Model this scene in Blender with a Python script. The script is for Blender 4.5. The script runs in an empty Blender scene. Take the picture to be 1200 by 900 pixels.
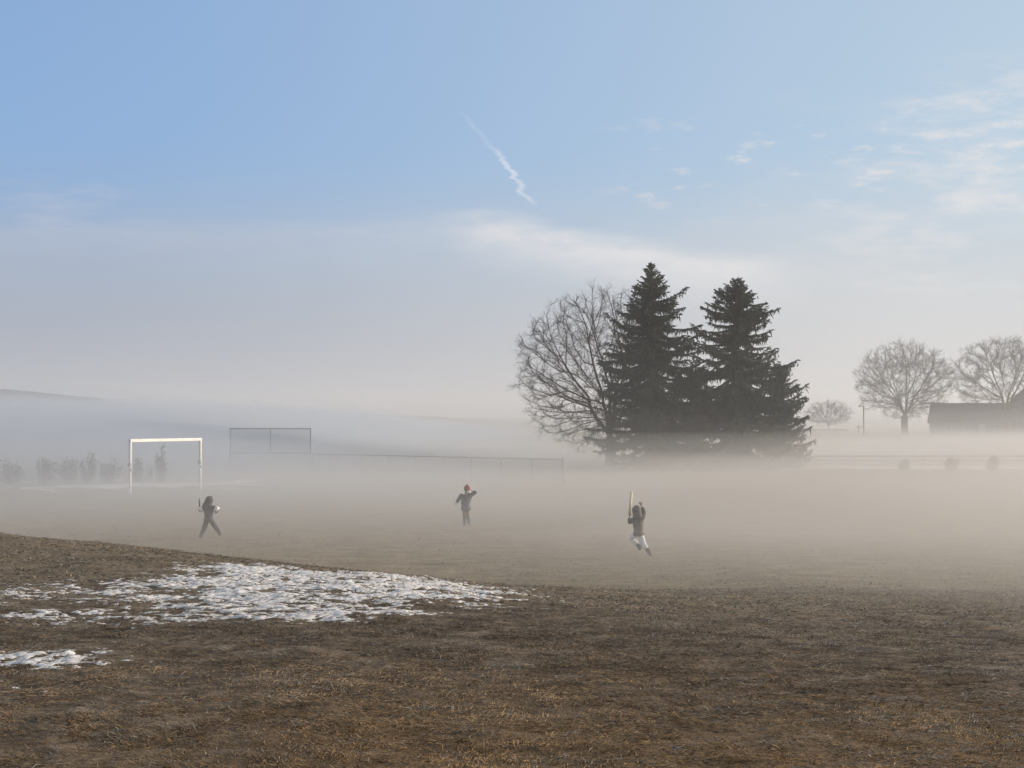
import bpy, bmesh, math, random
import numpy as np
from mathutils import Vector, Matrix

C = bpy.context.scene.collection
sc = bpy.context.scene
R = math.radians
F = 1733.0          # focal length in photo pixels (52 mm equivalent)
EYE = 3.45          # eye height above the playing field

def px(u, d):       # world x of photo column u at distance d
    return (u - 600.0) / F * d

# ------------------------------------------------------------------ noise
def _hash(ix, iy, seed):
    n = (ix * 374761393 + iy * 668265263 + seed * 974634777) & 0xFFFFFFFF
    n = ((n ^ (n >> 13)) * 1274126177) & 0xFFFFFFFF
    n = n ^ (n >> 16)
    return (n & 0xFFFF) / 65535.0

def vnoise(x, y, seed=0):
    x = np.asarray(x, float); y = np.asarray(y, float)
    ix = np.floor(x).astype(np.int64); iy = np.floor(y).astype(np.int64)
    fx = x - ix; fy = y - iy
    fx = fx * fx * (3 - 2 * fx); fy = fy * fy * (3 - 2 * fy)
    a = _hash(ix, iy, seed); b = _hash(ix + 1, iy, seed)
    c = _hash(ix, iy + 1, seed); d = _hash(ix + 1, iy + 1, seed)
    return (a * (1 - fx) + b * fx) * (1 - fy) + (c * (1 - fx) + d * fx) * fy

def fbm(x, y, seed=0, octv=4, gain=0.5):
    s = 0; amp = 1; tot = 0; f = 1.0
    for k in range(octv):
        s = s + amp * vnoise(np.asarray(x) * f + 17.3 * k, np.asarray(y) * f - 9.1 * k, seed + k)
        tot += amp; amp *= gain; f *= 2.03
    return s / tot

def sstep(a, b, x):
    t = np.clip((x - a) / (b - a), 0, 1)
    return t * t * (3 - 2 * t)

# ------------------------------------------------------------------ object helpers
def setp(o, label=None, cat=None, group=None, kind=None):
    if label: o['label'] = label
    if cat: o['category'] = cat
    if group: o['group'] = group
    if kind: o['kind'] = kind
    return o

def thing(name, loc, label, cat, group=None, rz=0.0):
    o = bpy.data.objects.new(name, None)
    o.empty_display_size = 0.2
    C.objects.link(o); o.location = loc; o.rotation_euler = (0, 0, rz)
    return setp(o, label, cat, group)

def link_mesh(name, me, mat, parent=None, smooth=False):
    o = bpy.data.objects.new(name, me); C.objects.link(o)
    if mat: me.materials.append(mat)
    if smooth:
        me.polygons.foreach_set('use_smooth', np.ones(len(me.polygons), bool))
    if parent is not None: o.parent = parent
    return o

def np_mesh(name, co, faces, nper):
    """co (N,3), faces flat index array with nper corners each"""
    me = bpy.data.meshes.new(name)
    co = np.ascontiguousarray(co, dtype=np.float32)
    faces = np.ascontiguousarray(faces, dtype=np.int32).ravel()
    nf = len(faces) // nper
    me.vertices.add(len(co)); me.vertices.foreach_set('co', co.ravel())
    me.loops.add(len(faces)); me.loops.foreach_set('vertex_index', faces)
    me.polygons.add(nf)
    me.polygons.foreach_set('loop_start', np.arange(nf, dtype=np.int32) * nper)
    me.polygons.foreach_set('loop_total', np.full(nf, nper, dtype=np.int32))
    me.update(calc_edges=True); me.validate()
    return me

def grid_faces(nx, ny):
    i = np.arange(nx - 1)[None, :] + np.arange(ny - 1)[:, None] * nx
    return np.stack([i, i + 1, i + 1 + nx, i + nx], -1).reshape(-1, 4)

def bm_obj(name, bm, mat, parent=None, smooth=False, bevel=0.0):
    if bevel > 0:
        bmesh.ops.bevel(bm, geom=[e for e in bm.edges], offset=bevel, segments=2, affect='EDGES', profile=0.5)
    bmesh.ops.recalc_face_normals(bm, faces=bm.faces)
    me = bpy.data.meshes.new(name); bm.to_mesh(me); bm.free()
    return link_mesh(name, me, mat, parent, smooth)

def add_box(bm, c, s, rz=0.0):
    m = Matrix.Translation(c) @ Matrix.Rotation(rz, 4, 'Z') @ Matrix.Diagonal((s[0], s[1], s[2], 1))
    bmesh.ops.create_cube(bm, size=1.0, matrix=m)

def add_cyl(bm, a, b, r0, r1=None, seg=12):
    a = Vector(a); b = Vector(b); d = b - a
    q = d.to_track_quat('Z', 'Y').to_matrix().to_4x4()
    bmesh.ops.create_cone(bm, cap_ends=True, segments=seg, radius1=r0, radius2=r0 if r1 is None else r1,
                          depth=d.length, matrix=Matrix.Translation((a + b) / 2) @ q)

def add_ball(bm, c, r, seg=14):
    s = Matrix.Diagonal((r[0], r[1], r[2], 1)) if not isinstance(r, (int, float)) else Matrix.Diagonal((r, r, r, 1))
    bmesh.ops.create_uvsphere(bm, u_segments=seg, v_segments=max(6, seg * 2 // 3), radius=1.0, matrix=Matrix.Translation(c) @ s)

def tubes(p0, p1, r0, r1, sides):
    """arrays of segments -> verts, quad faces"""
    p0 = np.asarray(p0, float); p1 = np.asarray(p1, float)
    d = p1 - p0
    d /= np.maximum(np.linalg.norm(d, axis=1, keepdims=True), 1e-9)
    ref = np.where(np.abs(d[:, 2:3]) > 0.9, np.array([[1.0, 0, 0]]), np.array([[0, 0, 1.0]]))
    u = np.cross(d, ref); u /= np.linalg.norm(u, axis=1, keepdims=True)
    v = np.cross(d, u)
    n = len(p0)
    a = np.arange(sides) / sides * 2 * np.pi
    ring = u[:, None, :] * np.cos(a)[None, :, None] + v[:, None, :] * np.sin(a)[None, :, None]
    A = p0[:, None, :] + ring * np.asarray(r0)[:, None, None]
    B = p1[:, None, :] + ring * np.asarray(r1)[:, None, None]
    co = np.concatenate([A, B], 1).reshape(-1, 3)
    k = np.arange(sides); k2 = (k + 1) % sides
    q = np.stack([k, k2, k2 + sides, k + sides], -1)[None] + (np.arange(n) * 2 * sides)[:, None, None]
    return co, q.reshape(-1, 4)

def merge(parts):
    cos, fs, off = [], [], 0
    for co, f in parts:
        cos.append(co); fs.append(f + off); off += len(co)
    return np.concatenate(cos), np.concatenate(fs)

# ------------------------------------------------------------------ materials
class N:
    """tiny node helper"""
    def __init__(self, tree): self.t = tree
    def n(self, typ, **kw):
        nd = self.t.nodes.new(typ)
        for k, v in kw.items():
            if k.startswith('i_'): nd.inputs[k[2:].replace('_', ' ')].default_value = v
            else: setattr(nd, k, v)
        return nd
    def l(self, a, b): self.t.links.new(a, b)
    def set(self, sock, v):
        if hasattr(v, 'is_output'): self.l(v, sock)
        else: sock.default_value = v
    def m(self, op, a, b=0.0, c=0.0, clamp=False):
        nd = self.t.nodes.new('ShaderNodeMath'); nd.operation = op; nd.use_clamp = clamp
        for s, v in zip(nd.inputs, (a, b, c)): self.set(s, v)
        return nd.outputs[0]
    def sm(self, x, a, b, lo=0.0, hi=1.0):
        nd = self.t.nodes.new('ShaderNodeMapRange'); nd.interpolation_type = 'SMOOTHSTEP'
        self.set(nd.inputs[0], x); nd.inputs[1].default_value = a; nd.inputs[2].default_value = b
        nd.inputs[3].default_value = lo; nd.inputs[4].default_value = hi
        return nd.outputs[0]
    def mix(self, f, a, b):
        nd = self.t.nodes.new('ShaderNodeMix'); nd.data_type = 'RGBA'; nd.clamp_factor = True
        self.set(nd.inputs[0], f)
        for s, v in ((nd.inputs[6], a), (nd.inputs[7], b)):
            if hasattr(v, 'is_output'): self.l(v, s)
            else: s.default_value = (v[0], v[1], v[2], 1)
        return nd.outputs[2]
    def noise(self, vec, scale, detail=4.0, rough=0.55, w=None):
        nd = self.t.nodes.new('ShaderNodeTexNoise')
        nd.inputs['Scale'].default_value = scale; nd.inputs['Detail'].default_value = detail
        nd.inputs['Roughness'].default_value = rough
        if vec is not None: self.l(vec, nd.inputs['Vector'])
        return nd.outputs[0]
    def mapping(self, vec, scale=(1, 1, 1), loc=(0, 0, 0)):
        nd = self.t.nodes.new('ShaderNodeMapping'); nd.inputs['Scale'].default_value = scale
        nd.inputs['Location'].default_value = loc
        self.l(vec, nd.inputs[0]); return nd.outputs[0]

def mat(name, a, b=None, scale=6.0, rough=0.8, bump=0.0, metallic=0.0, spec=0.3, detail=4.0, stretch=(1, 1, 1)):
    m = bpy.data.materials.new(name); m.use_nodes = True
    k = N(m.node_tree); bs = m.node_tree.nodes['Principled BSDF']
    bs.inputs['Roughness'].default_value = rough; bs.inputs['Metallic'].default_value = metallic
    bs.inputs['Specular IOR Level'].default_value = spec
    co = k.n('ShaderNodeTexCoord').outputs['Object']
    if stretch != (1, 1, 1): co = k.mapping(co, stretch)
    ns = k.noise(co, scale, detail)
    b = b if b is not None else tuple(c * 0.7 for c in a)
    k.l(k.mix(k.sm(ns, 0.3, 0.7), b, a), bs.inputs['Base Color'])
    if bump:
        bp = k.n('ShaderNodeBump'); bp.inputs['Strength'].default_value = bump; bp.inputs['Distance'].default_value = 0.02
        k.l(ns, bp.inputs['Height']); k.l(bp.outputs[0], bs.inputs['Normal'])
    return m

M_BARK = mat('bark', (0.060, 0.052, 0.045), (0.030, 0.026, 0.023), 5, 0.9, 0.4)
M_TWIG = mat('twigs', (0.060, 0.046, 0.038), (0.036, 0.028, 0.024), 2, 0.9)
M_NEEDLE = mat('needles', (0.095, 0.120, 0.080), (0.042, 0.058, 0.044), 1.3, 0.75, 0, 0, 0.2)
M_WHITE = mat('white paint', (0.84, 0.83, 0.79), (0.72, 0.71, 0.68), 3, 0.45)
M_STEEL = mat('galvanised steel', (0.50, 0.50, 0.505), (0.38, 0.38, 0.385), 5, 0.6, 0, 0.0)
M_SHRUB = mat('dry shrub', (0.10, 0.075, 0.05), (0.045, 0.036, 0.026), 3, 0.9)
M_SHRUBG = mat('evergreen shrub', (0.05, 0.05, 0.03), (0.02, 0.022, 0.015), 3, 0.9)
M_ROOF = mat('shingles', (0.050, 0.052, 0.056), (0.032, 0.033, 0.036), 2.5, 0.9, 0.2)
M_WALL = mat('barn boards', (0.075, 0.068, 0.066), (0.05, 0.045, 0.045), 3, 0.85, 0.2, stretch=(4, 4, 0.2))
M_TRIM = mat('pale trim', (0.40, 0.39, 0.37), (0.3, 0.3, 0.29), 4, 0.7)
M_GLASS = mat('dark window glass', (0.02, 0.022, 0.025), (0.015, 0.016, 0.02), 2, 0.15, 0, 0, 0.5)
M_WOOD = mat('weathered pole', (0.09, 0.075, 0.06), (0.05, 0.042, 0.036), 4, 0.9)
M_SKIN = mat('skin', (0.52, 0.34, 0.26), (0.46, 0.29, 0.22), 8, 0.55)
M_HAIR = mat('brown hair', (0.05, 0.032, 0.02), (0.03, 0.018, 0.012), 12, 0.6)
M_EYE = mat('eye', (0.03, 0.025, 0.02), (0.02, 0.016, 0.014), 8, 0.2)
M_NAVY = mat('dark snow suit', (0.085, 0.082, 0.086), (0.060, 0.058, 0.064), 9, 0.85, 0.3)
M_BLUEG = mat('slate blue coat', (0.085, 0.100, 0.125), (0.060, 0.074, 0.096), 9, 0.8, 0.3)
M_GREYF = mat('grey fleece', (0.185, 0.172, 0.155), (0.12, 0.112, 0.104), 14, 0.9, 0.4)
M_CLOTHW = mat('white cloth', (0.85, 0.84, 0.82), (0.78, 0.77, 0.76), 8, 0.8, 0.2)
M_BOOT = mat('black boots', (0.016, 0.014, 0.013), (0.010, 0.009, 0.009), 9, 0.6)
M_RUST = mat('orange trousers', (0.30, 0.13, 0.055), (0.20, 0.085, 0.04), 9, 0.8)
M_RED = mat('red knitted hat', (0.32, 0.075, 0.050), (0.20, 0.05, 0.035), 20, 0.9, 0.3)
M_YELLOW = mat('yellow foam', (0.92, 0.80, 0.50), (0.86, 0.74, 0.44), 9, 0.6)
M_DARKWOOD = mat('dark stick', (0.03, 0.025, 0.022), (0.02, 0.017, 0.015), 9, 0.8)

# ------------------------------------------------------------------ terrain
def crest_at(x):     # distance of the brow of the near hill, by world x
    return np.interp(x, [-9.0, -7.5, -4.0, -1.5, 0.0, 2.0, 4.5, 8.0], [23.0, 21.6, 18.6, 16.2, 14.4, 12.6, 10.6, 9.4])

def base_h(x, y):
    x = np.asarray(x, float); y = np.asarray(y, float)
    zk = crest_at(x)
    w = np.interp(x, [-8, -1, 5], [0.9, 1.3, 2.6])
    s = np.interp(x, [-8, -2, 0.5, 5], [0.19, 0.165, 0.120, 0.088])
    t = (y - zk) / w
    sp = w * np.where(t > 25, t, np.log1p(np.exp(np.clip(t, -40, 25))))
    h = 1.86 - s * sp
    h = h + 0.05 * (fbm(x * 0.35, y * 0.35, 3) - 0.5) + 0.012 * (y - 10) * (y < 10)
    k = 0.25                                     # smooth maximum with the flat field
    fld = 0.10 * (fbm(x * 0.05, y * 0.05, 8) - 0.5) * sstep(25, 60, y)
    far = sstep(320, 1500, y) * 2.0
    e = np.clip((h - fld) / k, -40, 40)
    return fld + far + k * np.log1p(np.exp(e))

def micro(x, y):
    m = sstep(60, 25, y)
    return m * (0.050 * (fbm(x * 2.0, y * 2.4, 21, 4, 0.6) - 0.5) + 0.024 * (fbm(x * 8, y * 9, 31, 2) - 0.5))

def ground_h(x, y): return base_h(x, y) + micro(x, y)

ys = np.concatenate([np.linspace(-40, 3, 25), np.arange(3.2, 24, 0.07), np.arange(24, 60, 0.35), np.arange(60, 140, 1.5),
                     np.geomspace(141, 2600, 60)])
xc = np.concatenate([np.arange(-9, 9.01, 0.08)])
xo = np.concatenate([np.arange(9.4, 30, 0.5), np.geomspace(31, 1700, 50)])
xs = np.concatenate([-xo[::-1], xc, xo])
X, Y = np.meshgrid(xs, ys)
co = np.stack([X, Y, ground_h(X, Y)], -1).reshape(-1, 3)
gme = np_mesh('ground', co, grid_faces(len(xs), len(ys)), 4)

def ground_mat():
    m = bpy.data.materials.new('dead grass turf'); m.use_nodes = True
    k = N(m.node_tree); bs = m.node_tree.nodes['Principled BSDF']
    bs.inputs['Roughness'].default_value = 0.95; bs.inputs['Specular IOR Level'].default_value = 0.1
    co = k.n('ShaderNodeTexCoord').outputs['Object']
    st = k.mapping(co, (0.6, 1.0, 1.0))
    big = k.noise(co, 0.22, 4, 0.6); mid = k.noise(st, 1.6, 5, 0.65); fine = k.noise(st, 11.0, 5, 0.7)
    c = k.mix(k.sm(fine, 0.32, 0.68), (0.090, 0.068, 0.047), (0.26, 0.198, 0.134))
    c = k.mix(k.sm(mid, 0.35, 0.7, 0, 0.7), c, (0.180, 0.136, 0.090))
    c = k.mix(k.sm(big, 0.40, 0.70, 0.0, 0.45), c, (0.21, 0.172, 0.125))
    sp = k.n('ShaderNodeSeparateXYZ'); k.l(co, sp.inputs[0])
    stx = k.noise(k.mapping(co, (3.0, 5.0, 3.0)), 1.0, 5, 0.7)
    c = k.mix(k.sm(stx, 0.36, 0.56, 0.65, 0.0), c, (0.050, 0.038, 0.028))
    c = k.mix(k.sm(stx, 0.52, 0.68, 0.0, 0.75), c, (0.29, 0.245, 0.190))
    fld = k.mix(k.sm(mid, 0.35, 0.68), (0.19, 0.148, 0.088), (0.32, 0.255, 0.158))
    fld = k.mix(k.sm(big, 0.40, 0.65, 0, 0.5), fld, (0.245, 0.202, 0.118))
    yy = k.m('ADD', sp.outputs[1], k.m('MULTIPLY', k.m('SUBTRACT', k.noise(co, 0.35, 4, 0.6), 0.5), 9.0))
    c = k.mix(k.sm(yy, 9.0, 27.0), c, fld)
    c = k.mix(k.sm(yy, 9.5, 6.5, 0, 0.6), c, (0.20, 0.126, 0.064))
    fr = k.m('MULTIPLY', k.sm(mid, 0.50, 0.66), k.sm(fine, 0.50, 0.70))
    c = k.mix(k.m('MULTIPLY', fr, 0.45), c, (0.34, 0.33, 0.32))
    k.l(c, bs.inputs['Base Color'])
    bp = k.n('ShaderNodeBump'); bp.inputs['Strength'].default_value = 0.8; bp.inputs['Distance'].default_value = 0.06
    k.l(k.m('ADD', fine, mid), bp.inputs['Height']); k.l(bp.outputs[0], bs.inputs['Normal'])
    return m
ground = link_mesh('ground', gme, ground_mat(), None, True)
setp(ground, kind='structure')

# ------------------------------------------------------------------ snow
def blob(x, y, cx, cy, rx, ry, rot=0.0):
    c, s = math.cos(rot), math.sin(rot)
    u = ((x - cx) * c + (y - cy) * s) / rx; v = (-(x - cx) * s + (y - cy) * c) / ry
    return np.exp(-(u * u + v * v) ** 1.05)

def snow_cover(x, y):
    m = 1.15 * blob(x, y, -1.25, 14.7, 1.35, 2.1, -0.05)
    m = np.maximum(m, 1.0 * blob(x, y, -2.45, 14.7, 1.1, 2.3, 0.1))
    m = np.maximum(m, 0.74 * blob(x, y, -3.3, 13.4, 0.9, 0.9))
    m = np.maximum(m, 0.85 * blob(x, y, -1.5, 12.6, 1.0, 1.0))
    m = np.maximum(m, 0.54 * blob(x, y, -3.3, 11.8, 1.1, 0.65))
    m = np.maximum(m, 0.66 * blob(x, y, -3.05, 9.75, 0.75, 0.40, 0.15))
    m = np.maximum(m, 0.56 * blob(x, y, -2.6, 12.3, 0.9, 1.0))
    m = np.maximum(m, 0.66 * blob(x, y, -1.9, 11.9, 0.65, 0.35))
    m = np.maximum(m, 0.52 * blob(x, y, -4.4, 13.3, 0.8, 1.2))
    m = np.maximum(m, 0.55 * blob(x, y, -0.5, 12.9, 0.9, 0.5))
    m = np.maximum(m, 0.50 * blob(x, y, -3.6, 8.7, 0.9, 0.5))
    return m

def snow_t(x, y):
    n = 0.28 * fbm(x * 1.3, y * 2.2, 51, 3) + 0.72 * fbm(x * 8.0, y * 10.5, 61, 4, 0.85)
    c = snow_cover(x, y)
    return c + (n - 0.5) * 6.4 * np.minimum(1, c * 1.6) - 0.62

def snow_mat():
    m = bpy.data.materials.new('old snow'); m.use_nodes = True
    k = N(m.node_tree); bs = m.node_tree.nodes['Principled BSDF']
    bs.inputs['Roughness'].default_value = 0.75; bs.inputs['Specular IOR Level'].default_value = 0.2
    co = k.n('ShaderNodeTexCoord').outputs['Object']
    f = k.noise(co, 14, 4, 0.65)
    k.l(k.mix(k.sm(f, 0.32, 0.6), (0.62, 0.595, 0.57), (0.88, 0.865, 0.845)), bs.inputs['Base Color'])
    bp = k.n('ShaderNodeBump'); bp.inputs['Strength'].default_value = 0.35; bp.inputs['Distance'].default_value = 0.03
    k.l(f, bp.inputs['Height']); k.l(bp.outputs[0], bs.inputs['Normal'])
    return m
M_SNOW = snow_mat()

def snow_sheet(x0, x1, y0, y1, step, tfun, amp, hf=ground_h, lab=None):
    gx = np.arange(x0, x1, step[0]); gy = np.arange(y0, y1, step[1])
    A, B = np.meshgrid(gx, gy)
    t = tfun(A, B)
    z = hf(A, B) + np.clip(t, -1.2, 0.9) * amp
    f = grid_faces(len(gx), len(gy))
    keep = (t.ravel()[f] > -0.12).any(1)
    f = f[keep]
    used, inv = np.unique(f, return_inverse=True)
    co = np.stack([A, B, z], -1).reshape(-1, 3)[used]
    o = link_mesh('snow', np_mesh('snow', co, inv.reshape(-1, 4), 4), M_SNOW, None, True)
    return setp(o, lab, None, None, 'stuff')

snow_sheet(-6.0, 1.2, 7.8, 18.6, (0.014, 0.018), snow_t, 0.011, lab='broken patches of old snow on the near brown slope')

def far_snow(x, y):
    m = 0.0
    for u, d, w, hgt in ((30, 72, 1.2, 1.4), (75, 72.5, 1.6, 2.2), (110, 73, 1.3, 2.2), (145, 74, 1.2, 2.4), (172, 74, 1.0, 1.4),
                         (215, 75, 1.6, 2.2), (255, 76.5, 1.8, 2.2)):
        m = np.maximum(m, blob(x, y, px(u, d), d, w, hgt))
    return m + (fbm(x * 0.9, y * 0.6, 71, 4) - 0.5) * 2.6 - 0.55
snow_sheet(-27, -12, 68, 81, (0.12, 0.12), far_snow, 0.10, lab='low strips of snow below the row of shrubs in the fog')

def far_snow_r(x, y):
    m = 1.25 * blob(x, y, 34, 100, 16, 3.6) + 0.8 * blob(x, y, 14, 97, 6, 1.5)
    return m + (fbm(x * 0.35, y * 0.5, 81, 4) - 0.5) * 0.9 - 0.5
snow_sheet(8, 58, 92, 112, (0.3, 0.3), far_snow_r, 0.10, lab='long white strip of snow behind the small brown bushes')

# ------------------------------------------------------------------ grass blades
def blades(n, ymin, ymax, seed, ln, wd, dens=0.0):
    g = np.random.default_rng(seed)
    y = np.sqrt(g.uniform(ymin ** 2, ymax ** 2, n)); x = g.uniform(-0.42, 0.42, n) * y
    clump = fbm(x * 3.2, y * 3.2, 101, 3, 0.6)
    keep = g.uniform(0, 1, n) < sstep(0.25, 0.62, clump) * 0.85 + 0.15
    sn = snow_t(x, y) > 0.0
    keep &= ~(sn & (g.uniform(0, 1, n) < 0.35))
    x = x[keep]; y = y[keep]; clump = clump[keep]; n = len(x)
    # matted direction: mostly lying over, swirling slowly
    ang = (fbm(x * 0.9, y * 0.9, 111, 2) - 0.5) * 3.4 + g.normal(0, 0.55, n) + np.where(g.uniform(0, 1, n) < 0.35, np.pi, 0)
    tilt = np.abs(g.normal(0.16, 0.18, n)) + 0.04
    tilt = np.minimum(tilt, 1.3)
    L = ln * g.uniform(0.5, 1.35, n); W = wd * g.uniform(0.6, 1.4, n)
    dx = np.cos(ang); dy = np.sin(ang)
    h0 = ground_h(x, y)
    p0 = np.stack([x, y, h0 - 0.006], -1)
    mid = p0 + np.stack([dx * np.cos(tilt), dy * np.cos(tilt), np.sin(tilt)], -1) * (L * 0.55)[:, None]
    t2 = tilt - g.uniform(0.2, 0.9, n)
    p2 = mid + np.stack([dx * np.cos(t2), dy * np.cos(t2), np.sin(t2)], -1) * (L * 0.5)[:, None]
    side = np.stack([-dy, dx, g.uniform(-0.5, 0.5, n)], -1)
    a = p0 + side * W[:, None] * 0.5; b = p0 - side * W[:, None] * 0.5
    c = mid - side * W[:, None] * 0.42; d = mid + side * W[:, None] * 0.42
    co = np.stack([a, b, c, d, p2], 1).reshape(-1, 3)
    o5 = np.arange(n)[:, None] * 5
    tri = np.concatenate([o5 + np.array([[0, 1, 2]]), o5 + np.array([[0, 2, 3]]), o5 + np.array([[3, 2, 4]])], 0)
    # colour
    tone = g.uniform(0, 1, n); warm = sstep(12.5, 7.0, y + 3 * (fbm(x * .4, y * .4, 121) - .5))
    base = np.array([0.265, 0.205, 0.150])[None] * (1 - warm)[:, None] + np.array([0.34, 0.222, 0.116])[None] * warm[:, None]
    fl = sstep(9, 27, y + sstep(-2, 3, x) * 2.5 + 9 * (fbm(x * .35, y * .35, 161, 3) - .5))[:, None]; base = base * (1 - fl) + np.array([0.27, 0.213, 0.138])[None] * fl
    cl = sstep(0.28, 0.72, fbm(x * 4.0, y * 8.0, 141, 4, 0.65)); cb = sstep(0.3, 0.7, fbm(x * 0.5, y * 0.45, 151, 3))
    col = base * (0.62 + 0.55 * tone[:, None]) * (0.62 + 0.85 * cl[:, None]) * (0.72 + 0.5 * cb[:, None])
    frost = sstep(0.50, 0.68, 0.02 + fbm(x * 3.6, y * 7.5, 131, 5, 0.65) + 0.06 * sstep(1, 6, x) + 0.05 * sstep(9, 14, y))
    pale = (g.uniform(0, 1, n) < 0.02 + 0.62 * frost * (0.75 + 0.6 * sstep(0.5, 4, x)))
    col[pale] = np.array([0.37, 0.325, 0.265]) * g.uniform(0.55, 1.2, (pale.sum(), 1))
    rgba = np.concatenate([col, np.ones((n, 1))], 1)
    return co, tri, np.repeat(rgba, 5, 0)

parts = [blades(640000, 5.2, 13.0, 1, 0.055, 0.0042), blades(240000, 13.0, 25.0, 2, 0.075, 0.010), blades(60000, 25, 48, 3, 0.08, 0.02)]
off = 0; cs = []; fs = []; vs = []
for c_, f_, v_ in parts:
    cs.append(c_); fs.append(f_ + off); vs.append(v_); off += len(c_)
bme = np_mesh('grass', np.concatenate(cs), np.concatenate(fs), 3)
at = bme.color_attributes.new('tint', 'FLOAT_COLOR', 'POINT')
at.data.foreach_set('color', np.concatenate(vs).astype(np.float32).ravel())
gm = bpy.data.materials.new('dead grass blades'); gm.use_nodes = True
_k = N(gm.node_tree); _b = gm.node_tree.nodes['Principled BSDF']
_b.inputs['Roughness'].default_value = 1.0; _b.inputs['Specular IOR Level'].default_value = 0.0
_a = _k.n('ShaderNodeVertexColor'); _a.layer_name = 'tint'
_k.l(_a.outputs[0], _b.inputs['Base Color'])
grass = link_mesh('grass', bme, gm)
setp(grass, 'flattened dead brown grass covering the near slope', None, None, 'stuff')

# ------------------------------------------------------------------ far hills
def hills():
    n = 900
    az = np.linspace(-0.62, 0.62, n)
    d = 600.0
    x = np.tan(az) * d
    u = 600 + np.tan(az) * F
    ridge = np.interp(u, [-500, -100, 0, 30, 60, 95, 140, 250, 400, 480, 560, 640, 1300, 2000],
                      [17, 17, 14.0, 13.0, 9.0, 7.0, 4.0, 1.5, 1.0, 0.4, -3.0, -6.0, -6.0, -6])
    ridge = ridge * 0.58 + 8.0 * (fbm(u * 0.22, u * 0, 201, 4, 0.7) - 0.5) * np.clip(ridge / 9, 0, 1.2) 
    rows = [(-0.0, -2), (20, 0.75), (35, 1.0), (120, 0.9), (260, -0.2)]
    co = []
    for dy, fct in rows:
        z = np.where(ridge > 0, EYE + ridge * fct, EYE + ridge) if fct > 0 else np.full(n, fct * 1.0)
        co.append(np.stack([x, np.full(n, d + dy), z + 0 * x], -1))
    co = np.stack(co, 0).reshape(-1, 3)
    me = np_mesh('hills', co, grid_faces(n, len(rows)), 4)
    m = mat('wooded hillside', (0.050, 0.045, 0.045), (0.030, 0.029, 0.030), 0.05, 0.95)
    setp(link_mesh('hills', me, m), kind='structure')
hills()

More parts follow.
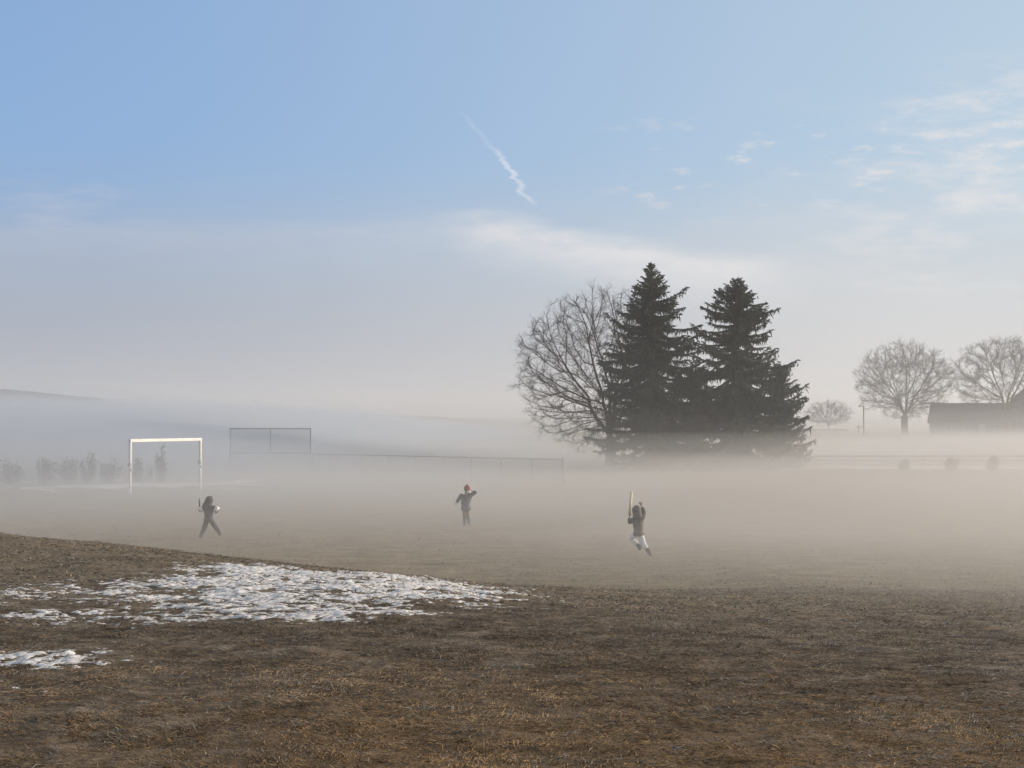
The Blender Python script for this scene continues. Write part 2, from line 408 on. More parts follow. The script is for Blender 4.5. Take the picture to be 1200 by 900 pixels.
# ------------------------------------------------------------------ spruces
def spruce(loc, H, prof, label, seed, group, side=None, low=0.5):
    g = np.random.default_rng(seed)
    t = thing('spruce_tree', loc, label, 'spruce', group)
    # trunk
    zs = np.linspace(0, H, 14); p = np.stack([0.05 * np.sin(zs * .7), 0.05 * np.cos(zs * .5), zs], -1)
    rr = np.interp(zs, [0, 1, H], [0.30, 0.22, 0.012])
    co, f = tubes(p[:-1], p[1:], rr[:-1], rr[1:], 8)
    link_mesh('trunk', np_mesh('trunk', co, f, 4), M_BARK, t, True)
    bp0, bp1, br0, br1 = [], [], [], []
    Q = []                                         # foliage quads (base, tip, side vector, width)
    h = low
    while h < H - 0.12:
        dtop = H - h
        Rm = float(np.interp(dtop, prof[0], prof[1]))
        nb = int(g.integers(5, 9)) if dtop > 0.8 else 5
        a0 = g.uniform(0, 6.28)
        tier = g.uniform(0.78, 1.12)
        for b in range(nb):
            az = a0 + b * 6.283 / nb + g.normal(0, 0.45)
            L = Rm * tier * (g.uniform(0.60, 1.08) if g.uniform() < 0.9 else g.uniform(1.0, 1.18))
            L *= 1.27
            if side is not None: L *= side(az, dtop)
            if L < 0.12: L = 0.12
            el = np.interp(dtop, [0, 1.0, 3.0, 7.0, H], [1.10, 0.42, 0.06, -0.16, -0.24]) + g.normal(0, 0.20)
            ns = max(3, int(L / 0.13))
            s = np.linspace(0, 1, ns + 1)
            droop = np.interp(dtop, [0, 2, 6, H], [0.0, 0.10, 0.22, 0.24])
            r = s * L * np.cos(el)
            zz = h + g.normal(0, 0.30) * min(1, dtop / 2.5) + s * L * np.sin(el) - droop * L * np.sin(s * 2.6) * 0.6 + 0.07 * L * s ** 3
            wob = g.normal(0, 0.05) * L * s ** 2
            pts = np.stack([np.cos(az) * r - np.sin(az) * wob, np.sin(az) * r + np.cos(az) * wob, zz], -1)
            rad = np.interp(s, [0, 1], [0.012 + 0.012 * L, 0.005])
            bp0.append(pts[:-1]); bp1.append(pts[1:]); br0.append(rad[:-1]); br1.append(rad[1:])
            d = pts[1:] - pts[:-1]; d /= np.linalg.norm(d, axis=1, keepdims=True)
            up = np.array([0, 0, 1.0])
            sd = np.cross(d, up); sd /= np.maximum(np.linalg.norm(sd, axis=1, keepdims=True), 1e-6)
            for rep in range(3):
                for sg in (-1, 1):
                    m_ = g.uniform(0, 1, ns) < 0.90
                    st = s[1:][m_]
                    tw = (0.10 + 0.40 * np.minimum(1, L / 1.6) * (1.25 - st) ** 0.5) * g.uniform(0.6, 1.3, m_.sum())
                    dirv = d[m_] * g.uniform(0.5, 1.0, (m_.sum(), 1)) + sg * sd[m_] * g.uniform(0.5, 1.1, (m_.sum(), 1))
                    dirv[:, 2] -= g.uniform(-0.05, 0.75, m_.sum()) * np.minimum(1, dtop / 2.5)
                    dirv /= np.linalg.norm(dirv, axis=1, keepdims=True)
                    o = pts[1:][m_] + g.normal(0, 0.02, (m_.sum(), 3))
                    Q.append((o, o + dirv * tw[:, None]))
            Q.append((pts[-2:-1], pts[-1:] + d[-1:] * g.uniform(0.08, 0.2)))
            hang = g.uniform(0, 1, ns) < 0.9          # hanging sprays
            if L > 0.7:
                o = pts[1:][hang]; k_ = hang.sum()
                dv = np.stack([g.normal(0, 0.3, k_), g.normal(0, 0.3, k_), -np.ones(k_)], -1)
                Q.append((o, o + dv * g.uniform(0.15, 0.60, (k_, 1))))
                o2 = o + np.stack([g.normal(0, .12, k_), g.normal(0, .12, k_), g.normal(-.05, .05, k_)], -1); Q.append((o2, o2 + dv * g.uniform(0.12, 0.32, (k_, 1))))
        h += np.interp(dtop, [0, 2, H], [0.15, 0.27, 0.36]) * g.uniform(0.7, 1.3)
    # leader
    for k in range(14):
        z = H - 0.9 * g.uniform(0, 1); a = g.uniform(0, 6.28)
        o = np.array([[0, 0, z]]); Q.append((o, o + np.array([[math.cos(a) * .10, math.sin(a) * .10, 0.20]])))
    co, f = tubes(np.concatenate(bp0), np.concatenate(bp1), np.concatenate(br0), np.concatenate(br1), 3)
    crown_b = (co, f)
    A = np.concatenate([q[0] for q in Q]); B = np.concatenate([q[1] for q in Q])
    dv = B - A; ln = np.linalg.norm(dv, axis=1, keepdims=True); dv = dv / np.maximum(ln, 1e-6)
    rnd = g.normal(0, 1, A.shape); s1 = np.cross(dv, rnd); s1 /= np.linalg.norm(s1, axis=1, keepdims=True)
    s2 = np.cross(dv, s1)
    packs = [crown_b]
    for sv in (s1, s2):
        w = (0.022 + 0.034 * g.uniform(0, 1, (len(A), 1))) * np.minimum(1.2, 0.5 + ln)
        mid = A + (B - A) * 0.45
        co = np.stack([A, mid - sv * w, B, mid + sv * w], 1).reshape(-1, 3)
        packs.append((co, (np.arange(len(A))[:, None] * 4 + np.arange(4)[None])))
    co, f = merge(packs)
    link_mesh('crown', np_mesh('crown', co, f, 4), M_NEEDLE, t)
    return t

G_SPR = 'dark spruces in the clump of trees'
spruce((px(763, 95), 95, 0), 13.25, ([0, 0.6, 2.2, 4.5, 7.5, 11, 14], [0.05, 0.38, 1.35, 2.7, 3.35, 3.5, 2.8]),
       'taller pointed dark spruce, with the bare leafless tree at its left side', 11, G_SPR,
       lambda a, d: 1.0 + 0.12 * math.cos(a) * (-1 if d > 7 else 0.6))
spruce((px(866, 95), 95.5, 0), 12.35, ([0, 0.6, 2.0, 4.0, 7.0, 9.5, 14], [0.05, 0.45, 1.6, 2.5, 3.0, 4.1, 4.2]),
       'broad dark spruce right of the tallest one, its lower boughs reaching right', 12, G_SPR,
       lambda a, d: 1.0 - 0.06 * math.cos(a))
spruce((px(915, 96), 97.0, 0), 6.5, ([0, 0.5, 2.0, 4.0, 7.6], [0.12, 0.65, 1.45, 1.9, 2.0]),
       'short dark spruce at the right end of the tree clump', 13, G_SPR)
spruce((px(818, 97), 98.0, 0), 7.2, ([0, 0.6, 2.0, 4.0, 7.6], [0.05, 0.5, 1.4, 2.2, 2.6]),
       'low dark spruce filling the gap between the two tall spruces', 14, G_SPR)

# ------------------------------------------------------------------ bare trees (space colonisation)
def bare_tree(name, loc, H, crown_c, crown_r, fork, label, cat, seed, n_att=900, step=0.32, kill=0.62, group=None,
              trunk_r=0.3, twigs=(2, 0.55), tw_r=0.007, zmin=0.0, stems=3):
    g = np.random.default_rng(seed)
    cx, cy, cz = crown_c; rx, ry, rzr = crown_r
    pts = []
    while len(pts) < n_att:
        q = g.normal(0, 1, 3); q /= np.linalg.norm(q)
        q *= g.uniform(0.10, 1.0) ** 0.42
        p = np.array([cx + q[0] * rx, cy + q[1] * ry, cz + q[2] * rzr])
        if p[2] > fork + zmin and p[2] > fork * 0.6 + 0.45 * (1.0 - 0) * 0: pts.append(p)
    att = np.array(pts)
    nodes = [np.array([0.0, 0, 0])]; par = [-1]
    z = 0.0
    while z < fork:
        z += step
        nodes.append(np.array([0.04 * math.sin(z * 2 + seed), 0.04 * math.cos(z * 1.7), z])); par.append(len(nodes) - 2)
    base = len(nodes) - 1
    for s in range(stems):                           # several main limbs leave the fork
        a = 6.283 * s / stems + g.uniform(-0.4, 0.4); prev = base
        tilt = g.uniform(0.35, 0.75) if s else 0.08
        for i in range(int(crown_r[2] * 0.55 / step)):
            tl = tilt * (1 - 0.05 * i)
            d = np.array([math.sin(tl) * math.cos(a), math.sin(tl) * math.sin(a), math.cos(tl)]) + g.normal(0, 0.08, 3)
            nodes.append(nodes[prev] + d / np.linalg.norm(d) * step); par.append(prev); prev = len(nodes) - 1
    P = np.array(nodes)
    dmin = np.full(len(att), 1e9); near = np.zeros(len(att), int)
    alive = np.ones(len(att), bool); start = 0; nkid = {}
    for it in range(140):
        new = P[start:]
        D = np.linalg.norm(att[:, None, :] - new[None], axis=2)
        j = D.argmin(1); dm = D[np.arange(len(att)), j]
        upd = dm < dmin; dmin[upd] = dm[upd]; near[upd] = j[upd] + start
        alive &= dmin > kill
        if not alive.any(): break
        start = len(P)
        add = []
        for nd in np.unique(near[alive]):
            sel = alive & (near == nd)
            v = att[sel] - P[nd]; v /= np.linalg.norm(v, axis=1, keepdims=True)
            d = v.mean(0)
            pd = P[nd] - P[par[nd]] if par[nd] >= 0 else np.array([0, 0, 1.0])
            d = d / (np.linalg.norm(d) + 1e-6) + 0.55 * pd / (np.linalg.norm(pd) + 1e-6) + 0.40 * (P[nd] - P[base] + np.array([0, 0, 0.6])) / (np.linalg.norm(P[nd] - P[base]) + 0.6) + g.normal(0, 0.06, 3)
            d /= np.linalg.norm(d)
            q = P[nd] + d * step
            if nkid.get(nd, 0) >= 3 or np.min(np.linalg.norm(P - q, axis=1)) < step * 0.55:
                alive[sel] = False; continue
            nkid[nd] = nkid.get(nd, 0) + 1
            add.append(q); par.append(nd)
        if not add: break
        P = np.concatenate([P, np.array(add)])
        if len(P) > 9000: break
    n = len(P); par = np.array(par)
    rad = np.zeros(n); kids = np.zeros(n, int)
    e = 2.35; acc = np.zeros(n)
    for i in range(n - 1, 0, -1):
        if acc[i] == 0: acc[i] = 0.011 ** e
        acc[par[i]] += acc[i]; kids[par[i]] += 1
    acc[0] = max(acc[0], acc[1]); rad = acc ** (1 / e)
    rad *= 1.0 if rad[0] < 1e-6 else 1.0
    sc_ = trunk_r / rad[0]
    rad = np.maximum(rad * (1 + (sc_ - 1) * np.clip(rad / rad[0], 0, 1) ** 0.8), 0.009)
    flare = np.clip(1 - P[:, 2] / 0.7, 0, 1); rad *= 1 + 0.5 * flare * (P[:, 2] < 0.8)
    idx = np.arange(1, n); pa = par[idx]
    big = rad[pa] > 0.06
    t = thing(name, loc, label, cat, group)
    # the child ring starts with its own radius so limbs taper at forks
    r0 = np.minimum(rad[pa], rad[idx] * 1.35)
    is_trunk = idx <= base
    r0[is_trunk[: len(r0)]] = rad[pa][is_trunk]
    tc, tf = tubes(P[pa[is_trunk]], P[idx[is_trunk]], r0[is_trunk], rad[idx[is_trunk]], 9)
    link_mesh('trunk', np_mesh('trunk', tc, tf, 4), M_BARK, t, True)
    parts = []
    s = big & ~is_trunk; parts.append(tubes(P[pa[s]], P[idx[s]], r0[s], rad[idx[s]], 6)) if s.any() else None
    s = ~big & ~is_trunk; parts.append(tubes(P[pa[s]], P[idx[s]], r0[s], rad[idx[s]], 4))
    # fine twigs
    src = np.where((rad < 0.05) & (np.arange(n) > base))[0]
    o = np.repeat(src, twigs[0])
    d = P[o] - P[par[o]]; d /= np.linalg.norm(d, axis=1, keepdims=True)
    for gen in range(2):
        dv = d + g.normal(0, 0.55, d.shape); dv[:, 2] += 0.18
        dv /= np.linalg.norm(dv, axis=1, keepdims=True)
        L = twigs[1] * g.uniform(0.4, 1.2, len(d)) * (1 if gen == 0 else 0.6)
        a = P[o] if gen == 0 else np.concatenate([a + (b - a) * g.uniform(0.4, 0.9, (len(a), 1)), b])
        if gen == 1: 
            dv = np.concatenate([dv, dv]); dv = dv + g.normal(0, 0.4, dv.shape); dv /= np.linalg.norm(dv, axis=1, keepdims=True)
            L = np.concatenate([L, L])
        b = a + dv * L[:, None]
        w = tw_r * (1 if gen == 0 else 0.8)
        parts.append(tubes(a, b, np.full(len(a), w), np.full(len(a), w * 0.6), 3))
    co, f = merge([p for p in parts if p])
    link_mesh('crown', np_mesh('crown', co, f, 4), M_TWIG, t, True)
    return t

bare_tree('bare_tree', (px(716, 100), 100.5, 0), 12.2, (-0.6, 0, 6.4), (6.0, 5.0, 5.8), 1.9,
          'large leafless tree with wide arching limbs against the left spruce', 'bare tree', 31, 2600, 0.26, 0.42, None, 0.34, (3, 0.5), 0.007, -1.2, 6)
G_FAR = 'round leafless trees by the dark house'
bare_tree('bare_tree', (px(1060, 262), 262, 0), 16.2, (0.1, 0, 9.6), (9.0, 8, 6.9), 3.2,
          'round leafless tree standing alone left of the dark house', 'bare tree', 32, 1700, 0.45, 0.72, G_FAR, 0.6, (3, 0.9), 0.019, -1.0, 6)
bare_tree('bare_tree', (px(1180, 254), 254, 0), 16.6, (0.5, 0, 10.2), (10.5, 8, 7.0), 3.4,
          'leafless tree rising in front of the dark house at the right edge', 'bare tree', 33, 1250, 0.45, 0.80, G_FAR, 0.55, (3, 1.0), 0.019, -0.6, 6)
bare_tree('bare_tree', (px(971, 330), 330, 0), 6.4, (0, 0, 3.9), (5.2, 4.5, 2.9), 1.0,
          'small pale leafless tree showing just right of the spruces', 'bare tree', 34, 800, 0.35, 0.6, None, 0.22, (3, 0.8), 0.014, 0, 5)

# ------------------------------------------------------------------ shrubs
def shrub(loc, H, W, label, m, seed, group, dens=240):
    g = np.random.default_rng(seed)
    t = thing('shrub', loc, label, 'shrub', group)
    n = max(9, dens // 16)
    a = g.uniform(0, 6.28, n); rr = W * 0.5 * g.uniform(0.1, 1, n)
    top = np.stack([np.cos(a) * rr, np.sin(a) * rr, H * g.uniform(0.6, 1.0, n) * (1 - 0.35 * (rr / (W * .5)) ** 2)], -1)
    b0 = np.stack([np.cos(a) * rr * 0.25, np.sin(a) * rr * 0.25, np.full(n, -0.02)], -1)
    md = (b0 + top) / 2 + np.stack([np.cos(a) * rr * .2, np.sin(a) * rr * .2, 0 * a], -1)
    co, f = merge([tubes(b0, md, np.full(n, .02), np.full(n, .014), 4), tubes(md, top, np.full(n, .014), np.full(n, .006), 4)])
    link_mesh('stem', np_mesh('stem', co, f, 4), M_TWIG, t)
    k = dens * 6
    i = g.integers(0, n, k); s = g.uniform(0.15, 1.0, (k, 1))
    o = np.where(s < .5, b0[i] + (md[i] - b0[i]) * s * 2, md[i] + (top[i] - md[i]) * (s * 2 - 1))
    o = o + g.normal(0, 0.07 * W / 1.0 + 0.02, o.shape)
    dv = g.normal(0, 0.6, (k, 3)); dv[:, 2] += 0.6; dv /= np.linalg.norm(dv, axis=1, keepdims=True)
    e = o + dv * g.uniform(0.08, 0.22, (k, 1)); sv = np.cross(dv, g.normal(0, 1, (k, 3))); sv /= np.linalg.norm(sv, axis=1, keepdims=True)
    w = g.uniform(0.012, 0.035, (k, 1)); md2 = (o + e) / 2
    co = np.stack([o, md2 - sv * w, e, md2 + sv * w], 1).reshape(-1, 3)
    co[:, 2] = np.maximum(co[:, 2], 0.01)
    link_mesh('foliage', np_mesh('foliage', co, np.arange(k)[:, None] * 4 + np.arange(4)[None], 4), m, t)

GS = 'shrubs in the fog behind the snow strips'
for u, d, H, W, lab, sd in (
        (12, 75, 1.15, 1.5, 'low wide shrub at the left edge of the fogged row', 1),
        (53, 75, 1.55, 1.0, 'dark upright shrub, second from the left of the fogged row', 2),
        (82, 76, 1.35, 1.2, 'broad shrub in the middle of the fogged row left of the goal', 3),
        (104, 76, 1.75, 0.8, 'tall narrow shrub with a pointed top left of the goal', 4),
        (127, 76, 1.35, 1.1, 'rounded shrub just left of the white goal', 5),
        (164, 77, 1.4, 1.2, 'faint shrub seen through the goal near its left post', 6),
        (188, 77, 1.9, 0.9, 'taller faint shrub seen through the middle of the goal', 7)):
    shrub((px(u, d), d, 0), H, W, lab, M_SHRUBG, sd, GS, 150)
GB = 'small bushes in front of the far snow'
for u, d, H, W, lab, sd in (
        (1058, 93, 0.75, 0.75, 'small grey bush, leftmost of three before the far snow strip', 11),
        (1113, 92, 0.85, 1.15, 'wide reddish brown bush between two smaller ones before the snow', 12),
        (1161, 92.5, 0.95, 0.95, 'pointed bush, rightmost of three before the far snow strip', 13)):
    shrub((px(u, d), d, 0), H, W, lab, M_SHRUB, sd, GB, 160)

# ------------------------------------------------------------------ football goal
def goal():
    A = Vector((px(153, 66.4), 66.4, 0)); B = Vector((px(235, 70.3), 70.3, 0)); H = 2.36
    t = thing('soccer_goal', A, 'white metal soccer goal frame without a net', 'goal')
    D = B - A; rz = math.atan2(D.y, D.x); L = D.length
    t.rotation_euler = (0, 0, rz)
    for x in (0.0, L):
        bm = bmesh.new(); add_box(bm, (x, 0, (H - 0.06) / 2 - 0.05), (0.11, 0.11, H - 0.06 + 0.1))
        p = bm_obj('post', bm, M_WHITE, t, False, 0.02)
        bm = bmesh.new(); add_box(bm, (x, 0, 1.28), (0.17, 0.17, 0.16)); add_box(bm, (x + 0.0, -0.06, 1.06), (0.10, 0.12, 0.12))
        bm_obj('bracket', bm, M_STEEL, p, False, 0.01)
        bm = bmesh.new(); add_cyl(bm, (x, 0.06, 0.05), (x, 0.9, 0.04), 0.025, None, 10)
        bm_obj('ground_bar', bm, M_STEEL, t)
    bm = bmesh.new(); add_box(bm, (L / 2, 0, H), (L + 0.11, 0.13, 0.15))
    bm_obj('crossbar', bm, M_WHITE, t, False, 0.025)
goal()

# ------------------------------------------------------------------ backstop frame + fence
def wire_panel(name, a, b, z0, z1, pitch, r, parent):
    """diamond chain-link between two points of the ground plan"""
    a = np.array(a, float); b = np.array(b, float); L = np.linalg.norm(b - a); ux = (b - a) / L
    H = z1 - z0; p0, p1 = [], []
    for sgn in (1, -1):
        for s in np.arange(-H, L + H, pitch):
            s0, s1 = s, s + sgn * H; za, zb = z0, z1
            def cut(q): return min(max(q, 0), L)
            if max(s0, s1) < 0 or min(s0, s1) > L: continue
            c0, c1 = cut(s0), cut(s1)
            ta = (c0 - s0) / (s1 - s0); tb = (c1 - s0) / (s1 - s0)
            if abs(tb - ta) < 1e-4: continue
            p0.append((a[0] + ux[0] * c0, a[1] + ux[1] * c0, za + ta * H)); p1.append((a[0] + ux[0] * c1, a[1] + ux[1] * c1, za + tb * H))
    co, f = tubes(p0, p1, np.full(len(p0), r), np.full(len(p0), r), 3)
    return link_mesh(name, np_mesh(name, co, f, 4), M_STEEL, parent)

def backstop():
    d = 88.0
    x0, x1 = px(270, d), px(364, d); H = 2.72; mz = 1.28
    t = thing('backstop', (x0, d, 0), 'tall rectangular grey steel frame with a middle post in the fog', 'backstop')
    L = x1 - x0
    for x in (0, L / 2, L):
        bm = bmesh.new(); add_cyl(bm, (x, 0, -0.1), (x, 0, H), 0.024 if x != L / 2 else 0.018); bm_obj('post', bm, M_STEEL, t, True)
    for z in (H, mz):
        bm = bmesh.new(); add_cyl(bm, (-0.04, 0, z), (L + 0.04, 0, z), 0.023, None, 10); bm_obj('rail', bm, M_STEEL, t, True)
    wire_panel('wire_mesh', (0, 0.05), (L, 0.05), 0.05, H, 0.15, 0.006, t)
    return x1, d
bx, bd = backstop()

def fence():
    A = Vector((bx + 0.15, bd, 0)); B = Vector((px(660, 76.5), 76.5, 0)); H = 1.22
    t = thing('chain_link_fence', A, 'low chain link fence running from the steel frame to the trees', 'fence')
    D = B - A; L = D.length; t.rotation_euler = (0, 0, math.atan2(D.y, D.x))
    n = 9
    for k in range(n + 1):
        x = L * k / n
        bm = bmesh.new(); add_cyl(bm, (x, 0, -0.1), (x, 0, H + (0.12 if k == n else 0.02)), 0.026 if k < n else 0.045); bm_obj('post', bm, M_STEEL, t, True)
    bm = bmesh.new(); add_cyl(bm, (0, 0, H), (L, 0, H), 0.021, None, 8); bm_obj('top_rail', bm, M_STEEL, t, True)
    wire_panel('wire_mesh', (0, 0.04), (L, 0.04), 0.04, H, 0.14, 0.0035, t)
fence()

def rail_fence():
    d = 104.0
    A = Vector((px(955, d), d, 0)); L = px(1290, d) - A.x
    t = thing('rail_fence', A, 'thin grey rail fence along the far snow strip', 'fence')
    n = 8
    for k in range(n + 1):
        bm = bmesh.new(); add_cyl(bm, (L * k / n, 0, -0.1), (L * k / n, 0, 0.75), 0.035); bm_obj('post', bm, M_WOOD, t, True)
    for z in (0.66, 0.36):
        bm = bmesh.new(); add_box(bm, (L / 2, -0.05, z), (L, 0.03, 0.09)); bm_obj('rail', bm, M_WOOD, t)
rail_fence()

# ------------------------------------------------------------------ poles
def pole(u, d, H, lamp, label, cat, name, r=0.12):
    t = thing(name, (px(u, d), d, 0), label, cat)
    bm = bmesh.new(); add_cyl(bm, (0, 0, -0.2), (0, 0, H), r, r * 0.7, 10); bm_obj('pole', bm, M_WOOD, t, True)
    if lamp:
        bm = bmesh.new(); add_cyl(bm, (0, 0, H - 0.35), (-0.5, 0, H - 0.05), 0.04, None, 8); a = bm_obj('arm', bm, M_STEEL, t, True)
        bm = bmesh.new(); add_ball(bm, (-0.62, 0, H - 0.06), (0.28, 0.16, 0.13)); bm_obj('lamp', bm, M_TRIM, a, True)
    else:
        bm = bmesh.new(); add_box(bm, (0, -0.1, H - 0.35), (1.0, 0.10, 0.12)); bm_obj('crossarm', bm, M_WOOD, t, False, 0.01)
pole(1012, 240, 5.2, True, 'thin lamp pole left of the round leafless tree', 'lamp pole', 'lamp_pole', 0.11)
pole(1006, 250, 2.0, False, 'short post beside the lamp pole', 'post', 'utility_pole', 0.09)

# ------------------------------------------------------------------ house, low building
def gable(bm, x0, x1, y0, y1, ze, zr, ov=0.35, th=0.18, axis='x'):
    """solid gabled roof; ridge along axis"""
    if axis == 'x':
        ym = (y0 + y1) / 2; k = (zr - ze) / (ym - y0)
        prof = [(y0 - ov, ze - ov * k), (ym, zr), (y1 + ov, ze - ov * k), (y1 + ov, ze - ov * k + th), (ym, zr + th), (y0 - ov, ze - ov * k + th)]
        f = lambda p, e: (e, p[0], p[1]); ends = (x0 - ov, x1 + ov)
    else:
        xm = (x0 + x1) / 2; k = (zr - ze) / (xm - x0)
        prof = [(x0 - ov, ze - ov * k), (xm, zr), (x1 + ov, ze - ov * k), (x1 + ov, ze - ov * k + th), (xm, zr + th), (x0 - ov, ze - ov * k + th)]
        f = lambda p, e: (p[0], e, p[1]); ends = (y0 - ov, y1 + ov)
    va = [bm.verts.new(f(p, ends[0])) for p in prof]; vb = [bm.verts.new(f(p, ends[1])) for p in prof]
    n = len(prof)
    for i in range(n): bm.faces.new((va[i], va[(i + 1) % n], vb[(i + 1) % n], vb[i]))
    for v in (va, vb):
        bm.faces.new((v[0], v[1], v[4], v[5])); bm.faces.new((v[1], v[2], v[3], v[4]))

def walls(bm, x0, x1, y0, y1, ze, zr, axis):
    add = bm.verts.new
    b = [add((x0, y0, -0.2)), add((x1, y0, -0.2)), add((x1, y1, -0.2)), add((x0, y1, -0.2))]
    tp = [add((x0, y0, ze)), add((x1, y0, ze)), add((x1, y1, ze)), add((x0, y1, ze))]
    if axis == 'x':
        r = [add((x0, (y0 + y1) / 2, zr)), add((x1, (y0 + y1) / 2, zr))]
        fs = [(b[0], b[1], tp[1], tp[0]), (b[2], b[3], tp[3], tp[2]), (b[1], b[2], tp[2], r[1], tp[1]), (b[3], b[0], tp[0], r[0], tp[3])]
    else:
        r = [add(((x0 + x1) / 2, y0, zr)), add(((x0 + x1) / 2, y1, zr))]
        fs = [(b[0], b[1], tp[1], r[0], tp[0]), (b[2], b[3], tp[3], r[1], tp[2]), (b[1], b[2], tp[2], tp[1]), (b[3], b[0], tp[0], tp[3])]
    for q in fs: bm.faces.new(q)

def window(parent, c, w, h, flip='y'):
    bm = bmesh.new(); add_box(bm, c, (w, 0.06, h)); f = bm_obj('window', bm, M_TRIM, parent)
    bm = bmesh.new(); add_box(bm, (c[0], c[1] - 0.035, c[2]), (w - 0.2, 0.03, h - 0.2)); bm_obj('pane', bm, M_GLASS, f)

def house():
    d = 266.0
    t = thing('dark_house', (px(1097, d), d, 0), 'long dark house with a taller gabled wing behind the right leafless tree', 'house', None, R(-6))
    L = 13.6
    ze, zr = 2.5, 5.7
    bm = bmesh.new(); walls(bm, 0, L, 0, 7, ze, zr, 'x'); bm_obj('wall', bm, M_WALL, t)
    bm = bmesh.new(); gable(bm, 0, L, 0, 7, ze, zr); bm_obj('roof', bm, M_ROOF, t)
    bm = bmesh.new(); walls(bm, L - 0.2, L + 10, -2.5, 9, 4.6, 9.4, 'y'); bm_obj('wing_wall', bm, M_WALL, t)
    bm = bmesh.new(); gable(bm, L - 0.2, L + 10, -2.5, 9, 4.6, 9.4, 0.5, 0.22, 'y'); bm_obj('wing_roof', bm, M_ROOF, t)
    for x in (2.2, 5.4, 10.6): window(t, (x, -0.04, 1.45), 1.0, 1.3)
    for x in (L + 2.6, L + 6.8):
        window(t, (x, -2.54, 1.7), 1.0, 1.5); window(t, (x, -2.54, 4.6), 1.0, 1.4)
    bm = bmesh.new(); add_box(bm, (8.0, -0.04, 1.0), (1.1, 0.07, 2.1)); dd = bm_obj('door', bm, M_TRIM, t)
    bm = bmesh.new(); add_ball(bm, (8.4, -0.10, 1.0), 0.05, 8); bm_obj('handle', bm, M_STEEL, dd)
house()

def shed():
    d = 318.0
    x0 = px(952, d); L = px(993, d) - x0
    t = thing('low_building', (x0, d, 0), 'low flat roofed building under the small pale tree', 'building')
    bm = bmesh.new(); add_box(bm, (L / 2, 2.5, -0.1 + 0.2), (L, 5, 0.5)); bm_obj('wall', bm, M_WALL, t)
    bm = bmesh.new(); add_box(bm, (L / 2, 2.5, 0.54), (L + .5, 5.5, 0.36)); bm_obj('roof', bm, M_ROOF, t, False, 0.03)
    window(t, (L * .3, -0.03, 0.1), 0.9, 0.4)

# ------------------------------------------------------------------ people
def skin(name, V, E, m, parent, sub=2, root=0):
    """V: list of (xyz, radius) ; grows a continuous skin and bakes it"""
    me = bpy.data.meshes.new(name)
    me.from_pydata([v[0] for v in V], E, [])
    o = bpy.data.objects.new(name, me); C.objects.link(o)
    md = o.modifiers.new('s', 'SKIN'); md.use_smooth_shade = True
    md.branch_smoothing = 0.6
    for i, v in enumerate(V):
        s = me.skin_vertices[0].data[i]
        r = v[1]; s.radius = r if isinstance(r, tuple) else (r, r); s.use_root = (i == root)
    sb = o.modifiers.new('u', 'SUBSURF'); sb.levels = sub; sb.render_levels = sub
    dg = bpy.context.evaluated_depsgraph_get(); dg.update()
    nm = bpy.data.meshes.new_from_object(o.evaluated_get(dg))
    o.modifiers.clear(); o.data = nm; bpy.data.meshes.remove(me)
    nm.materials.clear(); nm.materials.append(m)
    o.parent = parent
    return o

def lerp(a, b, t): return tuple(a[i] + (b[i] - a[i]) * t for i in range(3))

